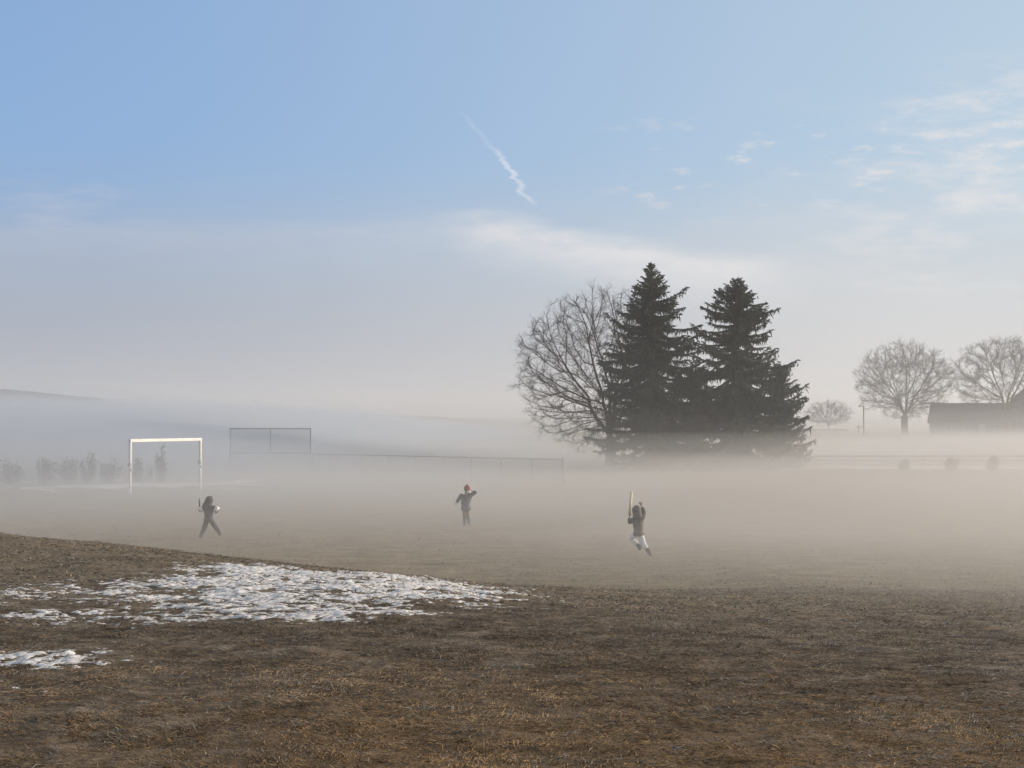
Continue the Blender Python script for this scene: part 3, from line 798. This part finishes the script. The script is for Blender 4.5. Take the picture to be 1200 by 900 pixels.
def person(loc, rz, J, label, mats, hat=None, hem=None, sleeve=None):
    """J: joints in metres, figure facing +y (away from the camera); s = side key"""
    t = thing('person', loc, label, 'person', None, rz)
    hp, ch, nk, hd = J['pelvis'], J['chest'], J['neck'], J['head']
    V = []; E = []
    def v(p, r): V.append((tuple(p), r)); return len(V) - 1
    def e(a, b): E.append((a, b))
    f = J.get('face', (0, 1, 0)); rt = J.get('right', (1, 0, 0))
    p0 = v(hp, 0.080); p1 = v(lerp(hp, ch, .5), 0.074); p2 = v(ch, 0.080); p3 = v(nk, 0.042)
    jaw = v(lerp(nk, hd, .55), 0.062); p4 = v(hd, 0.088)
    top = v((hd[0], hd[1], hd[2] + 0.07), 0.062)
    for a, b in ((p0, p1), (p1, p2), (p2, p3), (p3, jaw), (jaw, p4), (p4, top)): e(a, b)
    nose = v(tuple(hd[i] + f[i] * 0.098 - (0.012 if i == 2 else 0) for i in range(3)), 0.014); e(p4, nose)
    for s in (-1, 1):
        ear = v(tuple(hd[i] + rt[i] * s * 0.094 for i in range(3)), 0.016); e(p4, ear)
    for s in ('l', 'r'):
        sh, el, wr, hn = J['sh' + s], J['el' + s], J['wr' + s], J['hand' + s]
        a = v(sh, 0.038); b = v(lerp(sh, el, .5), 0.034); c = v(el, 0.032); c2 = v(lerp(el, wr, .5), 0.029); d = v(wr, 0.020)
        e(p2, a); e(a, b); e(b, c); e(c, c2); e(c2, d)
        palm = v(hn, 0.026); e(d, palm)
        ax = Vector(hn) - Vector(wr); ax.normalize()
        sd = ax.cross(Vector((0, 1, 0.3))).normalized(); dn = ax.cross(sd)
        for k, ln in enumerate((0.045, 0.055, 0.060, 0.054)):
            o = Vector(hn) + sd * (0.022 * (k - 1.5)) + ax * 0.02
            q = v(o, 0.0085); q1 = v(o + ax * ln * .55 + dn * 0.010, 0.0080); q2 = v(o + ax * ln * .8 + dn * 0.030, 0.0070)
            e(palm, q); e(q, q1); e(q1, q2)
        o = Vector(hn) + sd * -0.036 - ax * 0.008
        q = v(o, 0.0095); q1 = v(o + ax * 0.030 - sd * 0.012 + dn * 0.012, 0.0085); e(palm, q); e(q, q1)
        hpj, kn, an, toe = J['hip' + s], J['kn' + s], J['an' + s], J['toe' + s]
        a = v(hpj, 0.072); b = v(lerp(hpj, kn, .5), 0.062); c = v(kn, 0.048); c2 = v(lerp(kn, an, .4), 0.046); d = v(an, 0.031); g_ = v(toe, 0.026)
        e(p0, a); e(a, b); e(b, c); e(c, c2); e(c2, d); e(d, g_)
    skin('body', V, E, M_SKIN, t, 1)
    # eyes
    for s in (-1, 1):
        bm = bmesh.new(); add_ball(bm, tuple(hd[i] + f[i] * 0.083 + rt[i] * s * 0.032 + (0.012 if i == 2 else 0) for i in range(3)), 0.011, 8)
        bm_obj('eye', bm, M_EYE, t, True)
    bm = bmesh.new(); add_ball(bm, tuple(hd[i] + f[i] * 0.084 - (0.050 if i == 2 else 0) for i in range(3)), (0.022, 0.012, 0.006), 8)
    bm_obj('mouth', bm, M_RED, t, True)
    # coat: torso and sleeves as one garment
    V = []; E = []
    hemz = hem or 0.10
    lo = (hp[0], hp[1], hp[2] - hemz); fl = mats.get('flare', 0.155)
    c0 = v(lerp(hp, ch, .45), (0.150, 0.135)); cm = v(hp, (0.5 * (fl + .15), 0.140)); c_1 = v(lo, (fl, fl * .9)); c1 = v(ch, (0.155, 0.135)); c2_ = v(lerp(ch, nk, .75), 0.092); c3_ = v(lerp(nk, hd, .25), 0.072)
    e(c0, cm); e(cm, c_1); e(c0, c1); e(c1, c2_); e(c2_, c3_)
    for s in ('l', 'r'):
        sh, el, wr = J['sh' + s], J['el' + s], J['wr' + s]
        a = v(sh, 0.080); b = v(lerp(sh, el, .55), 0.068); c = v(el, 0.062); d = v(lerp(el, wr, .9), 0.050)
        e(c1, a); e(a, b); e(b, c); e(c, d)
    skin('coat', V, E, mats['coat'], t, 2)
    if sleeve:
        for s in ('l', 'r'):
            a, b = sleeve(J, s)
            V = []; E = []
            q = [v(lerp(a, b, k), r) for k, r in ((0, .055), (.3, .084), (.7, .090), (1.0, .062))]
            for i in range(3): e(q[i], q[i + 1])
            skin('sleeve', V, E, M_CLOTHW, t, 2)
    V = []; E = []
    w = v((hp[0], hp[1], hp[2] + 0.06), (0.112, 0.10)); h0 = v(hp, (0.122, 0.108)); e(w, h0)
    for s in ('l', 'r'):
        hpj, kn, an = J['hip' + s], J['kn' + s], J['an' + s]
        lw = mats.get('leg_w', 1.0); a = v(hpj, 0.096 * lw); b = v(lerp(hpj, kn, .5), 0.086 * lw); c = v(kn, 0.074 * lw); d = v(lerp(kn, an, .75), 0.066 * lw)
        e(h0, a); e(a, b); e(b, c); e(c, d)
    skin('trousers', V, E, mats['legs'], t, 2)
    for s in ('l', 'r'):
        kn, an, toe = J['kn' + s], J['an' + s], J['toe' + s]
        V = []; E = []
        a = v(lerp(kn, an, mats.get('boot_top', 0.55)), 0.062); b = v(an, 0.056); hl = v(lerp(an, toe, .35), 0.052); tt = v(toe, 0.042)
        e(a, b); e(b, hl); e(hl, tt)
        skin('boot', V, E, M_BOOT, t, 2)
    return t, (hd, nk, ch)

def head_cap(t, c, r, m, name, tips=(), back=None):
    bm = bmesh.new()
    add_ball(bm, (c[0], c[1] - 0.018, c[2] + 0.022), (r, r * 1.02, r * 1.12), 18)
    if back:
        add_ball(bm, back, (r * 1.05, r * .75, r * .85), 16)
        add_ball(bm, lerp(c, back, .5), (r * 1.0, r * .9, r * .9), 16)
    else:
        add_ball(bm, (c[0], c[1] - 0.01, c[2] + 0.13), (0.030, 0.030, 0.028), 10)
    for tp, r0 in tips:
        add_cyl(bm, (c[0] + (tp[0] - c[0]) * .45, c[1] - 0.02, c[2] + 0.05), tp, r0 * 3.0, r0 * .5, 12)
    for v in bm.verts:
        n = 0.004 * math.sin(v.co.x * 90) * math.cos(v.co.z * 80); v.co.y += n; v.co.x += n
    return bm_obj(name, bm, m, t, True)

def kids():
    # 1: dark suit, running away from us to the right, white puffed sleeves
    d = 42.0
    J = dict(pelvis=(0.0, 0, 0.56), chest=(-0.01, 0.05, 0.83), neck=(-0.01, 0.07, 0.93), head=(0.0, 0.09, 1.045),
             shl=(-0.125, 0.05, 0.875), ell=(-0.27, -0.03, 0.80), wrl=(-0.19, 0.13, 0.78), handl=(-0.15, 0.18, 0.79),
             shr=(0.115, 0.05, 0.885), elr=(0.27, -0.02, 0.815), wrr=(0.20, 0.14, 0.74), handr=(0.17, 0.19, 0.73),
             hipl=(-0.065, 0, 0.53), knl=(-0.12, 0.05, 0.29), anl=(-0.225, 0.02, 0.055), toel=(-0.255, 0.10, 0.035),
             hipr=(0.07, 0, 0.53), knr=(0.19, 0.02, 0.315), anr=(0.335, -0.16, 0.185), toer=(0.365, -0.20, 0.08))
    t, (hd, nk, ch) = person((px(245, d), d, ground_h(px(245, d), d).item()), 0, J,
        'child in a dark suit with white sleeves running on the left', dict(coat=M_NAVY, legs=M_NAVY), hem=0.13,
        sleeve=lambda J, s: (lerp(J['sh' + s], J['el' + s], .35), lerp(J['sh' + s], J['el' + s], 1.12)))
    head_cap(t, hd, 0.115, M_NAVY, 'hood', tips=(((hd[0] + 0.085, hd[1] - .02, hd[2] + 0.155), 0.016), ((hd[0] - 0.07, hd[1] - .02, hd[2] + 0.10), 0.016)),
             back=(hd[0] - 0.06, hd[1] - 0.06, hd[2] - 0.11))
    w = t.location
    s = thing('stick', (w.x - 0.26, w.y + 0.05, w.z + 0.83), 'dark stick pointing up beside the running child in the dark suit', 'stick')
    bm = bmesh.new(); add_cyl(bm, (0.10, 0.12, -0.05), (0.0, 0, 0.03), 0.022, 0.020, 8); add_cyl(bm, (0, 0, 0.01), (-0.02, 0, 0.28), 0.022, 0.014, 8)
    bm_obj('shaft', bm, M_DARKWOOD, s, True)
    # 2: slate coat, red hat, arm up
    d = 46.5
    J = dict(pelvis=(0.0, 0, 0.64), chest=(0.02, 0.02, 0.94), neck=(0.03, 0.02, 1.05), head=(0.04, 0.03, 1.165),
             shl=(-0.115, 0.02, 0.985), ell=(-0.245, -0.05, 0.84), wrl=(-0.265, 0.10, 0.74), handl=(-0.285, 0.14, 0.72),
             shr=(0.155, 0.02, 1.0), elr=(0.335, 0.03, 1.055), wrr=(0.215, 0.08, 1.09), handr=(0.17, 0.10, 1.10),
             hipl=(-0.05, 0, 0.61), knl=(-0.045, 0.06, 0.34), anl=(-0.04, -0.02, 0.065), toel=(-0.05, 0.09, 0.035),
             hipr=(0.05, 0, 0.61), knr=(0.055, 0.06, 0.35), anr=(0.075, -0.17, 0.16), toer=(0.085, -0.19, 0.06))
    t, (hd, nk, ch) = person((px(546, d), d, ground_h(px(546, d), d).item()), R(8), J,
        'child in a slate blue coat and red hat with an elbow raised', dict(coat=M_BLUEG, legs=M_RUST, boot_top=-0.1, flare=0.20, leg_w=0.8), hem=0.20)
    head_cap(t, hd, 0.098, M_RED, 'knitted_hat')
    V = [((nk[0] - .02, nk[1] - 0.09, nk[2] + 0.035), 0.045), ((nk[0] + .06, nk[1] - 0.10, nk[2] + 0.035), 0.050), ((nk[0] + .13, nk[1] - 0.06, nk[2] + 0.03), 0.045)]
    skin('scarf', V, [(0, 1), (1, 2)], M_CLOTHW, t, 2)
    V = [((-0.268, 0.10, 0.745), 0.040), ((-0.290, 0.14, 0.715), 0.046), ((-0.31, 0.16, 0.69), 0.03)]
    skin('glove', V, [(0, 1), (1, 2)], M_CLOTHW, t, 2)
    # 3: grey hooded top, white trousers, striding with a yellow foam stick
    d = 36.0
    J = dict(pelvis=(-0.02, 0, 0.60), chest=(-0.035, 0.04, 0.90), neck=(-0.05, 0.05, 1.01), head=(-0.06, 0.07, 1.12),
             shl=(-0.145, 0.05, 0.945), ell=(-0.225, 0.14, 0.83), wrl=(-0.225, 0.16, 0.98), handl=(-0.222, 0.17, 1.03),
             shr=(0.080, 0.04, 0.95), elr=(0.125, 0.10, 1.09), wrr=(0.06, 0.12, 1.245), handr=(0.045, 0.12, 1.29),
             hipl=(-0.085, 0.0, 0.565), knl=(-0.19, 0.14, 0.45), anl=(0.01, 0.02, 0.26), toel=(0.0, 0.09, 0.18),
             hipr=(0.050, 0, 0.565), knr=(0.075, 0.0, 0.355), anr=(0.215, -0.10, 0.165), toer=(0.285, -0.085, 0.04))
    t, (hd, nk, ch) = person((px(749, d), d, ground_h(px(749, d), d).item()), 0, J,
        'child in a grey hooded top and white trousers leaping with a yellow stick', dict(coat=M_GREYF, legs=M_CLOTHW, boot_top=0.62), hem=0.10)
    head_cap(t, hd, 0.115, M_GREYF, 'hood', back=(hd[0] + 0.02, hd[1] - 0.05, hd[2] - 0.12))
    w = t.location
    s = thing('foam_stick', (w.x - 0.222, w.y + 0.165, w.z + 0.99), 'yellow foam stick held upright by the leaping child in grey', 'toy stick')
    bm = bmesh.new(); add_cyl(bm, (0, 0, -0.10), (0.0, 0, 0.06), 0.018, None, 10); bm_obj('grip', bm, M_DARKWOOD, s, True)
    bm = bmesh.new(); add_cyl(bm, (0, 0, 0.06), (0.045, 0, 0.60), 0.034, 0.030, 14); bm_obj('blade', bm, M_YELLOW, s, True)
kids()
shed()

# ------------------------------------------------------------------ fog: real scattering volumes lying on the field
def fog_mat(name, dens, col=(0.97, 0.975, 0.985), g=0.25):
    m = bpy.data.materials.new(name); m.use_nodes = True
    nt = m.node_tree; nt.nodes.clear(); k = N(nt)
    out = k.n('ShaderNodeOutputMaterial'); vs = k.n('ShaderNodeVolumeScatter')
    vs.inputs['Color'].default_value = (*col, 1); vs.inputs['Density'].default_value = dens
    vs.inputs['Anisotropy'].default_value = g
    ab = k.n('ShaderNodeVolumeAbsorption'); ab.inputs['Color'].default_value = (*col, 1); ab.inputs['Density'].default_value = dens
    ad = k.n('ShaderNodeAddShader'); k.l(vs.outputs[0], ad.inputs[0]); k.l(ab.outputs[0], ad.inputs[1])
    k.l(ad.outputs[0], out.inputs['Volume'])
    m.cycles.homogeneous_volume = True
    return m

def fog(x0, x1, y0, y1, top, amp, dens, fe, seed, wav=18.0, col=(0.97, 0.975, 0.985), nx=70, ny=70, lab=None, fx=None):
    xs = np.linspace(x0, x1, nx); ys_ = np.linspace(y0, y1, ny)
    A, B = np.meshgrid(xs, ys_)
    ed = np.minimum(np.minimum(A - x0, x1 - A), np.minimum(B - y0, y1 - B))
    wob = 1 + 0.8 * (fbm(A / 25, B / 25, seed + 5, 2) - 0.5)
    e = sstep(0, fe, ed * wob)
    if fx is not None: e = np.minimum(e, sstep(0, fx, np.minimum(A - x0, x1 - A) * wob))
    z = -0.12 + e * (top + 0.12 + amp * 2 * (fbm(A / wav, B / wav, seed, 3) - 0.5))
    z[0, :] = z[-1, :] = -0.6; z[:, 0] = z[:, -1] = -0.6
    co = np.concatenate([np.stack([A, B, z], -1).reshape(-1, 3), np.stack([A, B, 0 * A - 0.9], -1).reshape(-1, 3)])
    f = grid_faces(nx, ny); n = nx * ny
    fb = f[:, ::-1] + n
    idx = np.arange(n).reshape(ny, nx)
    rim = np.concatenate([idx[0, :-1], idx[:-1, -1], idx[-1, :0:-1], idx[:0:-1, 0]])
    r2 = np.roll(rim, -1)
    sidef = np.stack([rim, rim + n, r2 + n, r2], -1)
    me = np_mesh('fog', co, np.concatenate([f, fb, sidef]), 4)
    o = link_mesh('fog', me, fog_mat('fog %d' % seed, dens, col))
    return setp(o, lab, None, None, 'stuff')

W_ = (0.82, 0.825, 0.825)
L_ = (0.755, 0.82, 0.905)  # shade over the left fog is put into this darker, bluer colour
for i_, (tp_, am_, dn_, y0_, y1_, fe_, lab_) in enumerate((
        (0.5, 0.25, 0.0052, 22, 215, 22, 'lowest and densest sheet of ground fog on the field'),
        (0.9, 0.40, 0.0048, 22, 200, 24, 'dense ground fog hugging the field'),
        (1.2, 0.60, 0.0040, 23, 185, 27, 'ground fog at knee height over the field'),
        (1.5, 0.80, 0.0042, 24, 175, 30, 'ground fog at waist height over the field'),
        (1.8, 1.00, 0.0032, 25, 170, 34, 'ground fog at chest height over the field'),
        (2.1, 1.20, 0.0026, 26, 165, 40, 'ground fog at shoulder height over the field'),
        (2.4, 1.40, 0.0022, 24, 160, 44, 'thinning ground fog above the children'),
        (2.8, 1.50, 0.0018, 28, 155, 46, 'thin upper ground fog below the crossbar'),
        (3.3, 1.60, 0.0014, 34, 150, 48, 'thinnest top sheet of the ground fog'))):
    fog(-42 + 1.5 * i_, 160 + 9 * i_, y0_, y1_, tp_, am_, dn_, fe_, 320 + 10 * i_, 12 + 2.3 * i_, W_, lab=lab_, fx=44)
for i_, (tp_, am_, dn_, y0_, fe_, lab_) in enumerate((
        (0.6, 0.25, 0.004, 26, 30, 'grey ground fog low on the left of the field'),
        (1.3, 0.35, 0.0045, 28, 34, 'grey ground fog on the left of the field'),
        (2.1, 0.45, 0.0042, 32, 44, 'grey fog around the white goal'),
        (2.7, 0.60, 0.0042, 34, 54, 'grey fog behind the white goal'),
        (4.6, 0.60, 0.021, 30, 64, 'grey fog above the fence on the left'),
        (5.4, 0.70, 0.013, 35, 66, 'grey upper fog on the left of the field'),
        (6.6, 0.80, 0.002, 36, 70, 'thin grey mist on the left above eye height'),
        (8.2, 1.00, 0.001, 66, 46, 'thinnest grey mist high on the left'))):
    fog(-190 - 7 * i_, 22 - i_, y0_, 300 + 15 * i_, tp_, am_, dn_, fe_, 420 + 10 * i_, 14 + 2.5 * i_, L_, lab=lab_, fx=64)
fog(-5, 90, 3.5, 46, 2.85, 0.25, 0.022, 20, 601, 9, W_, lab='faint mist drifting over the brow of the slope on the right')
fog(-110, 330, 125, 440, 0.9, 0.25, 0.0050, 60, 611, 30, W_, lab='low fog at the foot of the far trees')
fog(-100, 320, 120, 430, 1.5, 0.35, 0.0030, 60, 621, 36, W_, lab='low fog in front of the dark house')
for i_, (tp_, dn_) in enumerate(((8.5, .0012), (7.2, .0016), (6.1, .0022), (5.2, .0027), (4.4, .0030), (3.8, .0030))):
    fog(-12 + i_, 85, 24, 150, tp_, 1.6, dn_, 62, 701 + 10 * i_, 11 + 2 * i_, W_, lab='thin wisps of fog drifting past the spruces')
fog(-75, 75, 19, 84, 2.3, 0.9, 0.0048, 28, 641, 9, (0.80, 0.785, 0.76), lab='drifting mist around the running children')
fog(-75, 75, 20, 80, 1.7, 0.8, 0.0028, 28, 651, 7, (0.80, 0.785, 0.76), lab='low drifting mist around the running children')
fog(-22, 48, 30, 135, 18.0, 2.0, 0.0017, 44, 631, 20, (0.95, 0.96, 0.97), lab='thin haze in front of the spruces')
fog(-40, 40, 2.2, 48, 3.0, 0.25, 0.0055, 9, 661, 9, (0.93, 0.92, 0.90), lab='barely visible mist over the near slope')
fog(-900, 900, 30, 1900, 26.0, 3.0, 0.0011, 120, 307, 120, (0.95, 0.97, 1.0), lab='faint haze over the whole landscape')
fog(6, 330, 125, 420, 20.0, 3.0, 0.0003, 60, 309, 50, (0.95, 0.955, 0.96), lab='haze around the dark house and the far trees')
for i_, (tp_, dn_) in enumerate(((5, .0028), (7, .002), (9.5, .0012), (13, .0006))):
    fog(-800, 900, 275, 580, tp_, 1.0, dn_, 80, 508 + 10 * i_, 60, (0.86, 0.885, 0.92), lab='distant fog bank before the wooded hill')

# ------------------------------------------------------------------ sun and sky
SUN_EL, SUN_AZ = 13.0, 72.0       # azimuth to the right of the view direction (+y)
sd = bpy.data.lights.new('sun', 'SUN'); sd.energy = 5.0; sd.angle = R(0.6); sd.color = (1.0, 0.85, 0.69)
so = bpy.data.objects.new('sun', sd); C.objects.link(so)
sv = Vector((math.sin(R(SUN_AZ)) * math.cos(R(SUN_EL)), math.cos(R(SUN_AZ)) * math.cos(R(SUN_EL)), math.sin(R(SUN_EL))))
so.rotation_euler = sv.to_track_quat('Z', 'Y').to_euler(); so.location = sv * 50

def sky():
    w = bpy.data.worlds.new('World'); sc.world = w; w.use_nodes = True
    nt = w.node_tree; k = N(nt); bg = nt.nodes['Background']
    st = k.n('ShaderNodeTexSky'); st.sky_type = 'NISHITA'; st.sun_disc = False
    st.sun_elevation = R(SUN_EL); st.sun_rotation = R(SUN_AZ)
    st.air_density = 1.0; st.dust_density = 0.6; st.ozone_density = 1.2
    gen = k.n('ShaderNodeTexCoord').outputs['Generated']
    sp = k.n('ShaderNodeSeparateXYZ'); k.l(gen, sp.inputs[0]); x, y, z = sp.outputs
    az = k.m('ARCTAN2', x, y); el = k.m('ARCSINE', z)
    S = 1.0
    def rgbs(c): return tuple(v for v in c)
    # base: physical sky, scaled so that the Background runs at 0.1
    base = st.outputs[0]
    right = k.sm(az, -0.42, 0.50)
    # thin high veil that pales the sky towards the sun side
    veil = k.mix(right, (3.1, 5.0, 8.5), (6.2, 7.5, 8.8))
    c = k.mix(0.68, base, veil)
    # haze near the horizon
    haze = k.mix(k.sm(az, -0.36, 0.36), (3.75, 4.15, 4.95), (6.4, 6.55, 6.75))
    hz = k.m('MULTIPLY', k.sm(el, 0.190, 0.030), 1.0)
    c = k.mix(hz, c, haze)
    # coordinates for clouds
    cv = k.n('ShaderNodeCombineXYZ'); k.l(az, cv.inputs[0]); k.l(el, cv.inputs[1])
    p = cv.outputs[0]
    streak = k.noise(k.mapping(p, (7, 34, 1)), 1.0, 6, 0.6)
    fine = k.noise(k.mapping(p, (28, 90, 1), (3, 1, 0)), 1.0, 5, 0.62)
    # broad bank with a soft upper edge falling to the right
    warp = k.m('MULTIPLY', k.m('SUBTRACT', streak, 0.5), 0.030)
    edge = k.m('SUBTRACT', 0.139, k.m('MULTIPLY', k.m('MAXIMUM', k.m('ADD', az, 0.02), 0.0), 0.165))
    edge = k.m('SUBTRACT', edge, k.m('MULTIPLY', k.m('MAXIMUM', k.m('SUBTRACT', -0.02, az), 0.0), 0.045))
    dlt = k.m('SUBTRACT', k.m('ADD', edge, warp), el)
    up = k.sm(dlt, -0.004, 0.012)
    down = k.sm(dlt, 0.050, 0.006)
    lens = k.m('MULTIPLY', k.sm(az, -0.05, -0.01, 0.35, 1.0), k.sm(az, 0.215, 0.14))
    bank = k.m('MULTIPLY', k.m('MULTIPLY', up, down), k.m('MULTIPLY', lens, k.sm(fine, 0.25, 0.6, 0.55, 1.0)))
    ccol = k.mix(right, (5.3, 5.6, 6.3), (8.0, 7.9, 7.9))
    c = k.mix(k.m('MULTIPLY', bank, 0.95), c, k.mix(k.sm(az, -0.3, 0.1), (5.0, 5.3, 6.1), (7.7, 7.7, 7.85)))
    # left wisps
    lw = k.m('MULTIPLY', k.sm(az, -0.16, -0.30), k.m('MULTIPLY', k.sm(el, 0.10, 0.14), k.sm(el, 0.17, 0.145)))
    c = k.mix(k.m('MULTIPLY', lw, k.sm(streak, 0.42, 0.7, 0, 0.7)), c, (5.4, 5.8, 6.8))
    # broken cirrus at right
    rm = k.m('MULTIPLY', k.sm(az, 0.13, 0.30), k.m('MULTIPLY', k.sm(el, 0.240, 0.20), k.sm(el, 0.06, 0.10)))
    cir = k.m('MULTIPLY', rm, k.m('MULTIPLY', k.sm(streak, 0.38, 0.60), k.sm(fine, 0.36, 0.62, 0.15, 1.0)))
    c = k.mix(k.m('MULTIPLY', cir, 0.65), c, ccol)
    sm_ = k.m('MULTIPLY', k.sm(az, 0.03, 0.12), k.m('MULTIPLY', k.sm(el, 0.215, 0.17), k.sm(el, 0.12, 0.15)))
    c = k.mix(k.m('MULTIPLY', sm_, k.sm(fine, 0.54, 0.70, 0, 0.7)), c, ccol)
    # contrail breaking up
    def seg(a0, e0, a1, e1, wdt, amt, wig):
        t_ = k.m('DIVIDE', k.m('SUBTRACT', e0, el), e0 - e1)
        w1 = k.m('MULTIPLY', k.m('SUBTRACT', k.noise(k.mapping(p, (0, 130, 1)), 1.0, 3, 0.6), 0.5), wig)
        axx = k.m('ADD', k.m('ADD', a0, k.m('MULTIPLY', t_, a1 - a0)), w1)
        dd = k.m('ABSOLUTE', k.m('SUBTRACT', az, axx))
        fall = k.sm(dd, wdt, wdt * 0.1)
        ends = k.m('MULTIPLY', k.sm(t_, -0.02, 0.30), k.sm(t_, 1.02, 0.85))
        return k.m('MULTIPLY', k.m('MULTIPLY', fall, ends), k.m('MULTIPLY', k.sm(fine, 0.2, 0.6, 0.5, 1), amt))
    ct = seg(-0.0155, 0.186, 0.0150, 0.141, 0.0036, 0.62, 0.020)
    ct2 = seg(-0.036, 0.206, -0.010, 0.176, 0.0034, 0.13, 0.006)
    c = k.mix(k.m('MAXIMUM', ct, ct2), c, (7.6, 7.9, 8.6))
    # added out of view: neutral sky overhead against blue fill, warm haze around sun
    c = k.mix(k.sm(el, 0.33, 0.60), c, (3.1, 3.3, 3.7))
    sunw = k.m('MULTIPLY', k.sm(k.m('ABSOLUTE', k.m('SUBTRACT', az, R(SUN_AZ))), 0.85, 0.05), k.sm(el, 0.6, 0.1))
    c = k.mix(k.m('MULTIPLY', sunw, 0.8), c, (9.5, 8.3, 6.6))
    # below the horizon
    c = k.mix(k.sm(el, 0.0, -0.05), c, (2.0, 1.9, 1.8))
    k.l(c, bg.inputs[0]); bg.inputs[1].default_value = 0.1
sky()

# ------------------------------------------------------------------ camera and render settings
cam = bpy.data.cameras.new('camera'); cam.sensor_width = 36; cam.lens = F / 1200 * 36
cam.clip_start = 0.1; cam.clip_end = 5000
cob = bpy.data.objects.new('camera', cam); C.objects.link(cob)
cob.location = (0, 0, EYE); cob.rotation_euler = (R(90) + math.atan(38 / F), 0, 0)
sc.camera = cob
sc.view_settings.view_transform = 'Standard'; sc.view_settings.look = 'None'; sc.view_settings.exposure = 0
sc.render.film_transparent = False
cy = sc.cycles
cy.max_bounces = 6; cy.diffuse_bounces = 2; cy.glossy_bounces = 2; cy.volume_bounces = 2; cy.transparent_max_bounces = 256
cy.use_denoising = True
try: cy.denoiser = 'OPENIMAGEDENOISE'
except Exception: pass
cy.sample_clamp_indirect = 4.0
